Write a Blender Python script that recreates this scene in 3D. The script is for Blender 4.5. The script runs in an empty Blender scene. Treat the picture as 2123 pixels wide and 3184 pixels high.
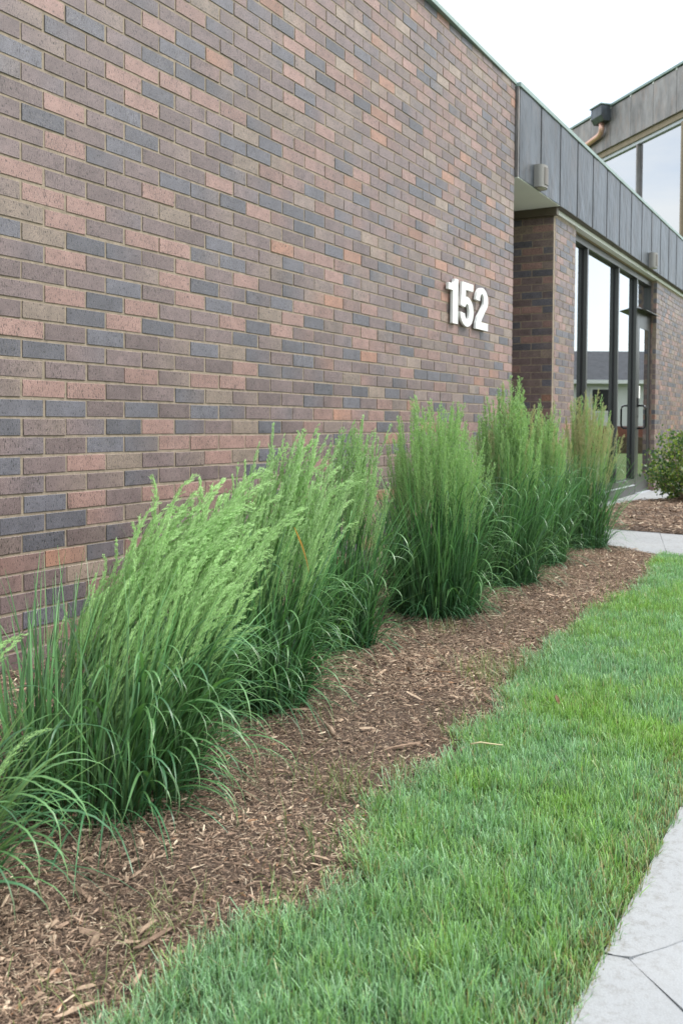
import bpy, math, random
import numpy as np
from mathutils import Matrix, Vector
from mathutils.geometry import tessellate_polygon

random.seed(7)
rng = np.random.default_rng(11)
sc = bpy.context.scene

# ------------------------------------------------------------------ camera
R2 = (0.49682449962628156, -0.8678258199489095, 0.006615345878940764)
U2 = (0.023056092403564075, 0.02081867623470396, 0.9995173832019696)
F2 = (0.8675447153744719, 0.49643219975122244, -0.03035190069812917)
CAM = (-2.17265, -2.57493, 0.88558)
cd = bpy.data.cameras.new("camera")
cam = bpy.data.objects.new("camera", cd)
sc.collection.objects.link(cam)
cam.matrix_world = Matrix(((R2[0], U2[0], -F2[0], CAM[0]), (R2[1], U2[1], -F2[1], CAM[1]),
                           (R2[2], U2[2], -F2[2], CAM[2]), (0, 0, 0, 1)))
cd.sensor_fit = 'VERTICAL'
cd.sensor_height = 36.0
cd.lens = 2918.97 / 3184 * 36.0
cd.shift_y = -186.3 / 3184
cd.clip_start = 0.05
cd.clip_end = 600
cd.dof.use_dof = True
cd.dof.focus_distance = 2.9
cd.dof.aperture_fstop = 7.0
sc.camera = cam

# ------------------------------------------------------------------ sky and sun
SUN_EL, SUN_AZ = math.radians(52), math.radians(-50)      # direction the light comes from (azimuth in the XY plane)
w = bpy.data.worlds.new("World")
sc.world = w
w.use_nodes = True
nt = w.node_tree
for n in list(nt.nodes):
    nt.nodes.remove(n)
out = nt.nodes.new("ShaderNodeOutputWorld")
sky = nt.nodes.new("ShaderNodeTexSky")
sky.sky_type = 'NISHITA'
sky.sun_disc = False
sky.sun_elevation = SUN_EL
sky.sun_rotation = math.pi / 2 - SUN_AZ
sky.air_density = 1.0
sky.dust_density = 0.6
bg1 = nt.nodes.new("ShaderNodeBackground")
bg1.inputs[1].default_value = 0.15
nt.links.new(sky.outputs[0], bg1.inputs[0])
bg2 = nt.nodes.new("ShaderNodeBackground")
bg2.inputs[0].default_value = (0.95, 0.98, 1.0, 1)
bg2.inputs[1].default_value = 0.82
tc = nt.nodes.new("ShaderNodeTexCoord")
mp = nt.nodes.new("ShaderNodeMapping")
mp.inputs['Scale'].default_value = (1.0, 1.0, 3.2)
mp.inputs['Location'].default_value = (3.4, 1.3, 0.4)
nz = nt.nodes.new("ShaderNodeTexNoise")
nz.inputs['Scale'].default_value = 1.7
nz.inputs['Detail'].default_value = 7
nz.inputs['Roughness'].default_value = 0.55
cr = nt.nodes.new("ShaderNodeValToRGB")
cr.color_ramp.elements[0].position = 0.34
cr.color_ramp.elements[0].color = (0.45, 0.45, 0.45, 1)
cr.color_ramp.elements[1].position = 0.52
cr.color_ramp.elements[1].color = (1, 1, 1, 1)
mx = nt.nodes.new("ShaderNodeMixShader")
nt.links.new(tc.outputs['Generated'], mp.inputs[0])
nt.links.new(mp.outputs[0], nz.inputs['Vector'])
nt.links.new(nz.outputs[0], cr.inputs[0])
nt.links.new(cr.outputs[0], mx.inputs[0])
nt.links.new(bg1.outputs[0], mx.inputs[1])
nt.links.new(bg2.outputs[0], mx.inputs[2])
nt.links.new(mx.outputs[0], out.inputs[0])

sd = bpy.data.lights.new("sun", 'SUN')
sd.energy = 2.2
sd.angle = math.radians(26)
sd.color = (1.0, 0.97, 0.93)
sun = bpy.data.objects.new("sun", sd)
sc.collection.objects.link(sun)
dvec = Vector((math.cos(SUN_EL) * math.cos(SUN_AZ), math.cos(SUN_EL) * math.sin(SUN_AZ), math.sin(SUN_EL)))
sun.rotation_euler = dvec.to_track_quat('Z', 'Y').to_euler()
sun.location = (0, -10, 12)

vs = sc.view_settings
vs.view_transform = 'Standard'
vs.look = 'None'
vs.exposure = 1.02
vs.gamma = 1.0
vs.use_curve_mapping = False
sc.cycles.max_bounces = 8
sc.cycles.transparent_max_bounces = 8

# ------------------------------------------------------------------ helpers
COL = sc.collection


class NB:
    """tiny node-material builder"""
    def __init__(s, name):
        s.m = bpy.data.materials.new(name)
        s.m.use_nodes = True
        s.t = s.m.node_tree
        s.b = s.t.nodes['Principled BSDF']
        s.o = s.t.nodes['Material Output']

    def n(s, typ, **kw):
        nd = s.t.nodes.new(typ)
        for k, v in kw.items():
            if k.startswith('_'):
                nd.inputs[int(k[1:])].default_value = v
            else:
                setattr(nd, k, v)
        return nd

    def l(s, a, b):
        s.t.links.new(a, b)

    def attr(s, name='bcol'):
        a = s.n('ShaderNodeAttribute')
        a.attribute_name = name
        return a.outputs['Color']

    def pos(s, scale=(1, 1, 1)):
        g = s.n('ShaderNodeNewGeometry')
        m = s.n('ShaderNodeMapping')
        m.inputs['Scale'].default_value = scale
        s.l(g.outputs['Position'], m.inputs[0])
        return m.outputs[0]

    def noise(s, vec, scale, detail=3, rough=0.5, lo=0.0, hi=1.0, a=0.0, b=1.0):
        nz = s.n('ShaderNodeTexNoise')
        nz.inputs['Scale'].default_value = scale
        nz.inputs['Detail'].default_value = detail
        nz.inputs['Roughness'].default_value = rough
        if vec is not None:
            s.l(vec, nz.inputs['Vector'])
        r = s.n('ShaderNodeMapRange')
        r.inputs[1].default_value = lo
        r.inputs[2].default_value = hi
        r.inputs[3].default_value = a
        r.inputs[4].default_value = b
        s.l(nz.outputs[0], r.inputs[0])
        return r.outputs[0]

    def mix(s, fac, a, b, blend='MIX'):
        m = s.n('ShaderNodeMix', data_type='RGBA', blend_type=blend)
        for sock, v in ((m.inputs[0], fac), (m.inputs[6], a), (m.inputs[7], b)):
            if hasattr(v, 'is_linked') or hasattr(v, 'links'):
                s.l(v, sock)
            elif isinstance(v, (int, float)):
                sock.default_value = v
            else:
                sock.default_value = (*v, 1) if len(v) == 3 else v
        return m.outputs[2]

    def scale(s, col, val):
        """multiply a colour by a scalar socket"""
        v = s.n('ShaderNodeVectorMath', operation='SCALE')
        s.l(col, v.inputs[0])
        s.l(val, v.inputs[3])
        return v.outputs[0]

    def bump(s, h, strength=0.3, dist=0.01):
        b = s.n('ShaderNodeBump')
        b.inputs['Strength'].default_value = strength
        b.inputs['Distance'].default_value = dist
        s.l(h, b.inputs['Height'])
        s.l(b.outputs[0], s.b.inputs['Normal'])

    def base(s, v, rough=0.6, metal=0.0, spec=0.5):
        if hasattr(v, 'links'):
            s.l(v, s.b.inputs['Base Color'])
        else:
            s.b.inputs['Base Color'].default_value = (*v, 1)
        s.b.inputs['Roughness'].default_value = rough
        s.b.inputs['Metallic'].default_value = metal
        s.b.inputs['Specular IOR Level'].default_value = spec
        return s.m


def plain(name, col, rough=0.5, metal=0.0, var=0.15, scale=8.0, bump=0.0, spec=0.5):
    b = NB(name)
    p = b.pos()
    f = b.noise(p, scale, 4, 0.6, 0.3, 0.7, 1 - var, 1 + var)
    c = b.n('ShaderNodeRGB')
    c.outputs[0].default_value = (*col, 1)
    b.base(b.scale(c.outputs[0], f), rough, metal, spec)
    if bump:
        b.bump(b.noise(p, scale * 4, 3), bump, 0.004)
    return b.m


class MB:
    """collects polygons for one mesh object"""
    def __init__(s):
        s.v, s.f = [], []

    def box(s, x0, x1, y0, y1, z0, z1):
        b = len(s.v)
        s.v += [(x0, y0, z0), (x1, y0, z0), (x1, y1, z0), (x0, y1, z0), (x0, y0, z1), (x1, y0, z1), (x1, y1, z1), (x0, y1, z1)]
        s.f += [[b + i for i in q] for q in ((0, 3, 2, 1), (4, 5, 6, 7), (0, 1, 5, 4), (1, 2, 6, 5), (2, 3, 7, 6), (3, 0, 4, 7))]
        return s

    def quad(s, a, b_, c, d):
        b = len(s.v)
        s.v += [a, b_, c, d]
        s.f.append([b, b + 1, b + 2, b + 3])
        return s

    def tube(s, pts, r, n=12, cap=True):
        pts = [Vector(p) for p in pts]
        rs = r if isinstance(r, (list, tuple)) else [r] * len(pts)
        rings = []
        up = Vector((0.13, 0.21, 1)).normalized()
        for i, p in enumerate(pts):
            d = (pts[min(i + 1, len(pts) - 1)] - pts[max(i - 1, 0)]).normalized()
            a = d.cross(up)
            if a.length < 0.1:
                a = d.cross(Vector((1, 0, 0)))
            a.normalize()
            c = d.cross(a)
            b = len(s.v)
            for k in range(n):
                t = 2 * math.pi * k / n
                s.v.append(tuple(p + (a * math.cos(t) + c * math.sin(t)) * rs[i]))
            rings.append(b)
        for i in range(len(rings) - 1):
            for k in range(n):
                s.f.append([rings[i] + k, rings[i] + (k + 1) % n, rings[i + 1] + (k + 1) % n, rings[i + 1] + k])
        if cap:
            s.f.append([rings[0] + k for k in range(n)][::-1])
            s.f.append([rings[-1] + k for k in range(n)])
        return s

    def prism(s, poly, fn):
        """poly: 2-D outline; fn(u, v, side) -> 3-D point, side 0 front, 1 back"""
        b = len(s.v)
        n = len(poly)
        s.v += [fn(u, v, 0) for u, v in poly] + [fn(u, v, 1) for u, v in poly]
        for t in tessellate_polygon([[Vector((u, v, 0)) for u, v in poly]]):
            s.f.append([b + i for i in t])
            s.f.append([b + n + i for i in t][::-1])
        for i in range(n):
            j = (i + 1) % n
            s.f.append([b + i, b + j, b + n + j, b + n + i])
        return s

    def mesh(s, name, mat=None, smooth=False):
        me = bpy.data.meshes.new(name)
        me.from_pydata(s.v, [], s.f)
        if smooth:
            me.polygons.foreach_set('use_smooth', [True] * len(me.polygons))
        me.update()
        if mat:
            me.materials.append(mat)
        return me

    def obj(s, name, mat, parent=None, smooth=False, bevel=0.0):
        o = bpy.data.objects.new(name, s.mesh(name, mat, smooth))
        COL.objects.link(o)
        if parent:
            o.parent = parent
        if bevel:
            bv = o.modifiers.new('bevel', 'BEVEL')
            bv.width = bevel
            bv.segments = 2
            bv.limit_method = 'ANGLE'
        return o


def np_mesh(name, V, Fc, mat, col=None, smooth=False, extra=None):
    V = np.asarray(V, np.float32).reshape(-1, 3)
    Fc = np.asarray(Fc, np.int32)
    k = Fc.shape[1]
    me = bpy.data.meshes.new(name)
    me.vertices.add(len(V))
    me.vertices.foreach_set('co', V.ravel())
    me.loops.add(Fc.size)
    me.loops.foreach_set('vertex_index', Fc.ravel())
    me.polygons.add(len(Fc))
    me.polygons.foreach_set('loop_start', np.arange(0, Fc.size, k, dtype=np.int32))
    me.polygons.foreach_set('use_smooth', np.full(len(Fc), bool(smooth)))
    if col is not None:
        a = me.color_attributes.new('bcol', 'FLOAT_COLOR', 'POINT')
        c = np.ones((len(V), 4), np.float32)
        c[:, :3] = np.asarray(col, np.float32).reshape(-1, 3)
        a.data.foreach_set('color', c.ravel())
    me.update(calc_edges=True)
    me.validate()
    me.materials.append(mat)
    return me


def link(name, me, parent=None, loc=None):
    o = bpy.data.objects.new(name, me)
    COL.objects.link(o)
    if parent:
        o.parent = parent
    if loc is not None:
        o.location = loc
    return o


def empty(name, loc=(0, 0, 0)):
    o = bpy.data.objects.new(name, None)
    o.empty_display_size = 0.1
    o.location = loc
    COL.objects.link(o)
    return o


def tag(o, label=None, cat=None, group=None, kind=None):
    for k, v in (('label', label), ('category', cat), ('group', group), ('kind', kind)):
        if v:
            o[k] = v
    return o


# ------------------------------------------------------------------ materials
def brick_mat():
    b = NB('brick_clay')
    c = b.attr()
    pv = b.pos((1.0, 1.0, 1.0))
    pz = b.pos((1.0, 1.0, 0.28))
    big = b.noise(b.pos(), 14, 4, 0.6, 0.3, 0.7, 0.80, 1.20)
    grain = b.noise(pv, 420, 2, 0.6, 0.3, 0.7, 0.62, 1.38)
    pits = b.noise(pz, 260, 1, 0.5, 0.60, 0.66, 1.0, 0.30)
    light = b.noise(pv, 330, 0, 0.5, 0.72, 0.78, 0.0, 0.35)
    c = b.scale(c, big)
    c = b.scale(c, grain)
    c = b.scale(c, pits)
    c = b.mix(light, c, (0.5, 0.42, 0.34))
    efl = b.noise(b.pos((1.6, 1.6, 0.35)), 2.2, 6, 0.65, 0.55, 0.80, 0.0, 0.18)
    c = b.mix(efl, c, (0.33, 0.28, 0.26))
    dirt = b.noise(b.pos((0.5, 0.5, 1.5)), 1.6, 5, 0.7, 0.5, 0.75, 1.0, 0.78)
    c = b.scale(c, dirt)
    b.base(c, 0.43, 0.0, 0.6)
    mult = b.n('ShaderNodeMath', operation='ADD')
    b.l(grain, mult.inputs[0])
    b.l(pits, mult.inputs[1])
    b.bump(mult.outputs[0], 0.5, 0.0012)
    return b.m


M_BRICK = brick_mat()
M_MORTAR = plain('mortar_sand', (0.27, 0.22, 0.165), 0.9, 0, 0.25, 30, 0.6)
M_WHITE = plain('white_paint', (0.80, 0.81, 0.80), 0.42, 0, 0.02, 6)
M_SOFFIT = plain('soffit_paint', (0.80, 0.84, 0.79), 0.8, 0, 0.03, 2)
M_BROWN = plain('brown_trim_paint', (0.085, 0.068, 0.045), 0.55, 0, 0.12, 5)
M_TAN = plain('tan_trim', (0.30, 0.235, 0.16), 0.6, 0, 0.1, 5)
M_FLASH = plain('flashing_metal', (0.55, 0.58, 0.62), 0.45, 0.3, 0.08, 5)
M_FRAME = plain('bronze_frame', (0.085, 0.088, 0.085), 0.34, 0.55, 0.06, 5)
M_FRAMED = plain('dark_bronze_frame', (0.045, 0.042, 0.034), 0.35, 0.3, 0.1, 5)
M_GASKET = plain('black_gasket', (0.012, 0.012, 0.014), 0.5, 0, 0.05, 5)
M_STEEL = plain('handle_metal', (0.07, 0.07, 0.075), 0.22, 0.9, 0.05, 5)
M_COPPER = plain('new_copper', (0.74, 0.45, 0.36), 0.36, 0.55, 0.08, 5)
M_LAMP = plain('lamp_housing', (0.27, 0.26, 0.245), 0.5, 0.2, 0.05, 5)
M_LAMPD = plain('lamp_front', (0.17, 0.155, 0.14), 0.5, 0.2, 0.05, 5)
M_LENS = plain('lamp_lens', (0.65, 0.66, 0.55), 0.25, 0, 0.05, 5)
M_PAPER = plain('paper', (0.8, 0.8, 0.78), 0.8, 0, 0.02, 5)


def patina(name, base, rough=0.42):
    b = NB(name)
    p = b.pos((1, 1, 0.35))
    c = b.n('ShaderNodeRGB')
    c.outputs[0].default_value = (*base, 1)
    f1 = b.noise(p, 3.6, 7, 0.68, 0.3, 0.7, 0.6, 1.35)
    cc = b.scale(c.outputs[0], f1)
    cc = b.mix(b.noise(p, 9, 4, 0.6, 0.5, 0.75, 0, 0.6), cc, (base[0] * 1.35, base[1] * 1.1, base[2] * 0.95))
    b.base(cc, rough, 0.65, 0.5)
    h = b.noise(b.pos((1, 1, 0.5)), 14, 2, 0.5)
    b.bump(h, 0.75, 0.016)
    return b.m


M_PANEL = patina('aged_copper_panel', (0.100, 0.114, 0.131))
M_PANEL2 = patina('aged_copper_upper', (0.27, 0.26, 0.255), 0.5)
M_COPING = plain('green_coping', (0.26, 0.34, 0.32), 0.45, 0.3, 0.12, 6)


def glass():
    b = NB('reflective_glass')
    g = b.n('ShaderNodeBsdfGlossy')
    g.inputs[0].default_value = (0.93, 0.95, 0.97, 1)
    g.inputs[1].default_value = 0.004
    t = b.n('ShaderNodeBsdfTransparent')
    t.inputs[0].default_value = (0.25, 0.27, 0.28, 1)
    fr = b.n('ShaderNodeFresnel')
    fr.inputs[0].default_value = 2.6
    m = b.n('ShaderNodeMixShader')
    a = b.n('ShaderNodeMath', operation='ADD')
    a.inputs[1].default_value = 0.33
    a.use_clamp = True
    b.l(fr.outputs[0], a.inputs[0])
    b.l(a.outputs[0], m.inputs[0])
    b.l(t.outputs[0], m.inputs[1])
    b.l(g.outputs[0], m.inputs[2])
    b.l(m.outputs[0], b.o.inputs[0])
    return b.m


M_GLASS = glass()


def concrete():
    b = NB('concrete')
    p = b.pos()
    c = b.mix(b.noise(p, 2.3, 6, 0.65, 0.35, 0.65), (0.290, 0.303, 0.314), (0.325, 0.336, 0.345))
    c = b.scale(c, b.noise(p, 300, 2, 0.5, 0.3, 0.7, 0.93, 1.07))
    c = b.mix(b.noise(p, 26, 6, 0.75, 0.60, 0.80, 0, 0.2), c, (0.27, 0.27, 0.265))
    gx = b.n('ShaderNodeNewGeometry')
    sx = b.n('ShaderNodeSeparateXYZ')
    b.l(gx.outputs['Position'], sx.inputs[0])
    ed = b.n('ShaderNodeMapRange')
    for k_, v_ in ((1, -2.36), (2, -2.19), (3, 0.0), (4, 0.6)):
        ed.inputs[k_].default_value = v_
    b.l(sx.outputs[1], ed.inputs[0])
    md = b.n('ShaderNodeMath', operation='MULTIPLY')
    b.l(ed.outputs[0], md.inputs[0])
    b.l(b.noise(p, 45, 6, 0.8, 0.48, 0.66, 0, 1), md.inputs[1])
    c = b.mix(md.outputs[0], c, (0.13, 0.115, 0.09))
    b.base(c, 0.85)
    b.bump(b.noise(p, 260, 3), 0.3, 0.002)
    return b.m


M_CONC = concrete()


def vcol_mat(name, rough=0.8, spec=0.3, trans=0.0, var=0.2, scale=40, bump=0.0):
    b = NB(name)
    c = b.attr()
    c = b.scale(c, b.noise(b.pos(), scale, 3, 0.6, 0.3, 0.7, 1 - var, 1 + var))
    b.base(c, rough, 0, spec)
    if bump:
        b.bump(b.noise(b.pos(), scale * 6, 2), bump, 0.002)
    if trans:
        t = b.n('ShaderNodeBsdfTranslucent')
        b.l(b.mix(1.0, c, (1.0, 1.15, 0.55), 'MULTIPLY'), t.inputs[0])
        m = b.n('ShaderNodeMixShader')
        m.inputs[0].default_value = trans
        b.l(b.b.outputs[0], m.inputs[1])
        b.l(t.outputs[0], m.inputs[2])
        b.l(m.outputs[0], b.o.inputs[0])
    return b.m


M_CHIP = vcol_mat('mulch_chip', 0.9, 0.2, 0, 0.3, 90, 0.5)
M_LEAF = vcol_mat('grass_leaf', 0.36, 0.6, 0.28, 0.12, 25)
M_PLUME = vcol_mat('plume', 0.6, 0.3, 0.35, 0.1, 25)
M_TURF = vcol_mat('turf_blade', 0.42, 0.5, 0.28, 0.1, 12)
M_BUSH = vcol_mat('bush_leaf', 0.35, 0.5, 0.3, 0.15, 12)


def soil(name, a, bcol, scale):
    b = NB(name)
    p = b.pos()
    b.base(b.mix(b.noise(p, scale, 6, 0.7, 0.35, 0.65), a, bcol), 0.95)
    b.bump(b.noise(p, scale * 2, 6, 0.7), 0.8, 0.02)
    return b.m


M_SOIL = soil('bed_soil', (0.07, 0.047, 0.035), (0.16, 0.11, 0.08), 60)
M_GROUND = soil('lawn_ground', (0.07, 0.12, 0.025), (0.12, 0.17, 0.045), 18)
M_THATCH = soil('lawn_thatch', (0.020, 0.030, 0.010), (0.055, 0.060, 0.025), 80)

# ------------------------------------------------------------------ brickwork
C = 0.0677                     # one course (m)
HB = 1.5 * C                   # half a brick
J = 0.0095                     # joint
Z0 = 13.3 * C                  # height of bed line number 0


def zc(j):
    return Z0 + j * C


PAL = [((0.165, 0.120, 0.118), .36), ((0.108, 0.104, 0.122), .18), ((0.262, 0.160, 0.138), .24),
       ((0.255, 0.195, 0.158), .08), ((0.310, 0.165, 0.115), .045), ((0.200, 0.150, 0.132), .115)]
PALP = np.array([p[1] for p in PAL]); PALP /= PALP.sum()
PALC = np.array([p[0] for p in PAL])


def brick_tint(r):
    c = PALC[r.choice(len(PAL), p=PALP)] * r.uniform(0.80, 1.22)
    c2 = c.copy()
    if r.random() < 0.5:
        c2 = 0.45 * c + 0.55 * PALC[r.choice(len(PAL), p=PALP)]
    return c, c2


def brick_arrays(L, r, H=C - J, D=0.045, ch=0.0011):
    """chamfered brick, front face at y=0 facing -y, centred in x and z; 16 verts"""
    hx, hz = L / 2, H / 2
    out_ = [(-hx, -hz), (hx, -hz), (hx, hz), (-hx, hz)]
    jit = r.uniform(-0.0008, 0.0008, (4, 2))
    V = []
    for (x, z), (jx, jz) in zip(out_, jit):
        V.append((x - math.copysign(ch, x) + jx, 0, z - math.copysign(ch, z) + jz))
    for (x, z), (jx, jz) in zip(out_, jit):
        V.append((x + jx, ch, z + jz))
    for (x, z) in out_:
        V.append((x, D, z))
    Fc = [(0, 1, 2, 3)]
    for a, b in ((0, 4), (4, 8)):
        for i in range(4):
            j = (i + 1) % 4
            Fc.append((b + i, b + j, a + j, a + i))
    return np.array(V), np.array(Fc)


def brick_cols(V, c, c2, L):
    t = np.clip(V[:, 0] / L + 0.5, 0, 1)[:, None]
    return c * (1 - t) + c2 * t


NVAR = 22
_cache = {}


def brick_variant(L, k):
    key = (round(L, 4), k)
    if key not in _cache:
        r = np.random.default_rng(1000 + k * 17 + int(L * 1e4))
        V, Fc = brick_arrays(L, r)
        c, c2 = brick_tint(r)
        _cache[key] = np_mesh('brick', V, Fc, M_BRICK, brick_cols(V, c, c2, L))
    return _cache[key]


def brickwork(parent, origin, ux, rows, spans, keep, part_score, kill=None):
    """origin: 3-D of u=0 at z=0, ux: unit vector of increasing u (wall faces ux rotated -90 deg about z),
    rows: list of course indexes, spans(row) -> list of (u0, u1) in metres. keep: how many become parts."""
    ux = Vector(ux)
    nrm = Vector((ux.y, -ux.x, 0))           # outward
    ang = math.atan2(ux.y, ux.x)
    items = []
    for j in rows:
        for (u0, u1) in spans(j):
            L = u1 - u0 - J
            if L < 0.02:
                continue
            um = (u0 + u1) / 2
            p = Vector(origin) + ux * um + Vector((0, 0, zc(j + 0.5)))
            if kill and kill(p, L):
                continue
            items.append((p, L, j))
    items.sort(key=lambda it: part_score(it[0]))
    r = np.random.default_rng(len(items))
    Vs, Fs, Cs, off = [], [], [], 0
    ca, sa = math.cos(ang), math.sin(ang)
    for i, (p, L, j) in enumerate(items):
        p = p + nrm * float(np.clip(r.normal(0, 0.0007), -0.001, 0.0015)) + Vector((0, 0, float(r.normal(0, 0.0009)))) + ux * float(r.normal(0, 0.0012))
        rz = float(np.clip(r.normal(0, 0.0025), -0.005, 0.005))
        if i < keep:
            me = brick_variant(L, int(r.integers(NVAR)))
            o = bpy.data.objects.new('brick', me)
            COL.objects.link(o)
            o.parent = parent
            o.location = p - parent.location
            o.rotation_euler = (float(r.normal(0, 0.004)), float(r.normal(0, 0.0025)), ang + rz)
        else:
            V, Fc = brick_arrays(L, r)
            c, c2 = brick_tint(r)
            Cs.append(brick_cols(V, c, c2, L))
            W = np.empty_like(V)
            W[:, 0] = V[:, 0] * ca - V[:, 1] * sa + p.x
            W[:, 1] = V[:, 0] * sa + V[:, 1] * ca + p.y
            W[:, 2] = V[:, 2] + p.z
            Vs.append(W)
            Fs.append(Fc + off)
            off += len(V)
    if Vs:
        V = np.concatenate(Vs) - np.array(parent.location)
        o = link('bricks_beyond', np_mesh('bricks_beyond', V, np.concatenate(Fs), M_BRICK, np.concatenate(Cs)), parent)
        o['kind'] = 'stuff'
    return len(items)


def running(u_first, u_last, par):
    """running bond between two half-brick indexes; par(row) -> parity of the joints"""
    def f(j):
        s = []
        a = u_first
        if (a - par(j)) % 2:
            s.append((a, a + 1))
            a += 1
        while a < u_last:
            b = min(a + 2, u_last)
            s.append((a, b))
            a = b
        return [(x * HB, y * HB) for x, y in s]
    return f


camv = Vector(CAM)

# ------------------------------------------------------------------ ground, paths
MBED = [(-2.6, -1.66), (-1.6, -1.65), (-1.18, -1.645), (-1.04, -1.62), (-0.91, -1.58), (-0.82, -1.64), (-0.69, -1.72), (-0.61, -1.70), (-0.42, -1.66),
        (-0.29, -1.57), (-0.1, -1.59), (0.12, -1.61), (0.29, -1.56), (0.55, -1.60), (0.75, -1.53), (0.93, -1.48), (1.28, -1.46), (1.70, -1.45),
        (2.22, -1.43), (3.22, -1.45), (3.9, -1.36), (4.33, -1.29), (4.60, -1.25)]
MBX = np.array([p[0] for p in MBED]); MBY = np.array([p[1] for p in MBED])


def edge_y(x):
    return np.interp(x, MBX, MBY)


def bed_z(x, y):
    """height of the mulch surface"""
    x = np.asarray(x, float); y = np.asarray(y, float)
    d = np.clip((y - edge_y(x)) / 0.35, 0, 1)
    h = 0.004 + 0.022 * d * d * (3 - 2 * d)
    h = h + 0.006 * np.sin(5.1 * x + 2.2 * y) * np.cos(4.3 * y - 1.7 * x) + 0.004 * np.sin(13 * x - 7 * y) * np.sin(11 * y + 3 * x)
    return h


g = MB().quad((-300, -300, -0.045), (300, -300, -0.045), (300, 300, -0.045), (-300, 300, -0.045))
o = g.obj('ground', M_GROUND); tag(o, kind='structure')

# lawn strip soil between walk and bed
n = 90
xs = np.linspace(-2.6, 4.6, n)
V = []; Fc = []
for i, x in enumerate(xs):
    V += [(x, -2.20, -0.012), (x, float(edge_y(x)) + 0.05, -0.008)]
for i in range(n - 1):
    Fc.append((2 * i, 2 * i + 2, 2 * i + 3, 2 * i + 1))
o = link('lawn_soil', np_mesh('lawn_soil', V, Fc, M_THATCH)); tag(o, kind='structure')

# mulch bed base (a gently uneven sheet)
nx, ny = 190, 44
X = np.linspace(-2.6, 4.95, nx); T = np.linspace(0, 1, ny)
GX, GT = np.meshgrid(X, T, indexing='ij')
GY = (edge_y(GX) - 0.02) * (1 - GT) + 0.02 * GT
lim = 4.622 + (0.84 + GY) * 0.42                     # the entry path cuts the bed off
GX2 = np.minimum(GX, lim)
GZ = bed_z(GX2, GY) - 0.004
V = np.stack([GX2, GY, GZ], -1).reshape(-1, 3)
idx = np.arange(nx * ny).reshape(nx, ny)
Fc = np.stack([idx[:-1, :-1], idx[1:, :-1], idx[1:, 1:], idx[:-1, 1:]], -1).reshape(-1, 4)
o = link('bed_soil', np_mesh('bed_soil', V, Fc, M_SOIL, smooth=True)); tag(o, kind='structure')
X = np.linspace(5.6, 11.5, 90)
GX, GT = np.meshgrid(X, np.linspace(0, 1, 30), indexing='ij')
GY = -2.1 + GT * 2.04


def bed2_ymax(x):
    return np.interp(x, [5.6, 6.0, 8.0, 8.6, 9.0, 12.0], [-0.06, -0.05, -0.05, -0.12, -0.36, -0.48])


def bed2_z(x, y):
    return 0.004 + 0.034 * np.clip((x - PFX(y)) / 0.12, 0, 1) * np.clip((bed2_ymax(x) - y) / 0.10 + 0.12, 0, 1) + 0.012 * np.clip((x - PFX(y)) / 0.3, 0, 1) * np.sin(3 * x) * np.cos(4 * y) + 0.006 * np.sin(11 * x + 5 * y)


GY = -2.1 + GT * (bed2_ymax(GX) + 2.1)
PFX = lambda y: 5.80 + (-0.50 - y) * -0.155        # far edge of the entry path
GX2 = np.maximum(GX, PFX(GY) + 0.0)
V = np.stack([GX2, GY, bed2_z(GX2, GY)], -1).reshape(-1, 3)
idx = np.arange(90 * 30).reshape(90, 30)
Fc = np.stack([idx[:-1, :-1], idx[1:, :-1], idx[1:, 1:], idx[:-1, 1:]], -1).reshape(-1, 4)
o = link('far_bed_soil', np_mesh('far_bed_soil', V, Fc, M_SOIL, smooth=True)); tag(o, kind='structure')


def slabs(name, polys, z=0.0, depth=0.10):
    """a pavement made of concrete slabs, each a part"""
    e = empty(name)
    tag(e, kind='structure')
    for poly in polys:
        m = MB().prism(poly, lambda u, v, s: (u, v, z - (0 if s == 0 else depth)))
        m.obj('slab', M_CONC, e, bevel=0.004)
    return e


# main walk: slabs divided by tooled joints, as seen at the lower right
GJ = 0.0018
WN = -2.195


def walk_edge(x):
    return WN + (0.0)


xsj = [-4.2, -2.45, -0.62, 0.10, 1.9, 3.7, 4.9]
polys = []
# band along the lawn (its joints fan out like the photographed corner)
polys.append([(-4.2, WN), (-2.45 - GJ, WN), (-2.45 - GJ, -3.6), (-4.2, -3.6)])
polys.append([(-2.45, WN), (-0.605 - GJ, WN), (-0.605 - GJ, -2.232), (-0.735, -2.36), (-1.95, -3.6), (-2.45, -3.6)])
polys.append([(-0.605, WN), (0.10 - GJ, WN), (0.10 - GJ, -2.36 + .12), (-0.50, -2.30), (-0.60, -2.235)])
polys.append([(-0.6035, -2.238), (-0.50, -2.3025), (0.10 - GJ, -2.2425), (0.10 - GJ, -3.6), (-1.94, -3.6), (-0.73, -2.364)])
for a, b in ((0.10, 1.9), (1.9, 3.7), (3.7, 5.5), (5.5, 7.3), (7.3, 9.1)):
    polys.append([(a, WN), (b - GJ, WN), (b - GJ, -3.6), (a, -3.6)])
slabs('main_walk', polys, 0.0)
mg = MB().quad((-4.2, -3.6, -0.02), (9.1, -3.6, -0.02), (9.1, -2.2, -0.02), (-4.2, -2.2, -0.02)).obj('walk_base', M_SOIL)
tag(mg, kind='structure')

# entry path from the walk to the door apron
PNX = lambda y: 4.62 - (-0.84 - y) * 0.42
pa = [(PNX(-2.19), -2.19), (PFX(-2.19), -2.19), (PFX(-1.05) - GJ, -1.05), (PNX(-1.35) - 0, -1.35)]
pb = [(PNX(-1.345), -1.345), (PFX(-1.05) - GJ, -1.045), (PFX(-0.05), -0.05), (4.92, -0.05), (PNX(-0.6), -0.6)]
slabs('entry_path', [pa, pb], 0.012)
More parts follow.
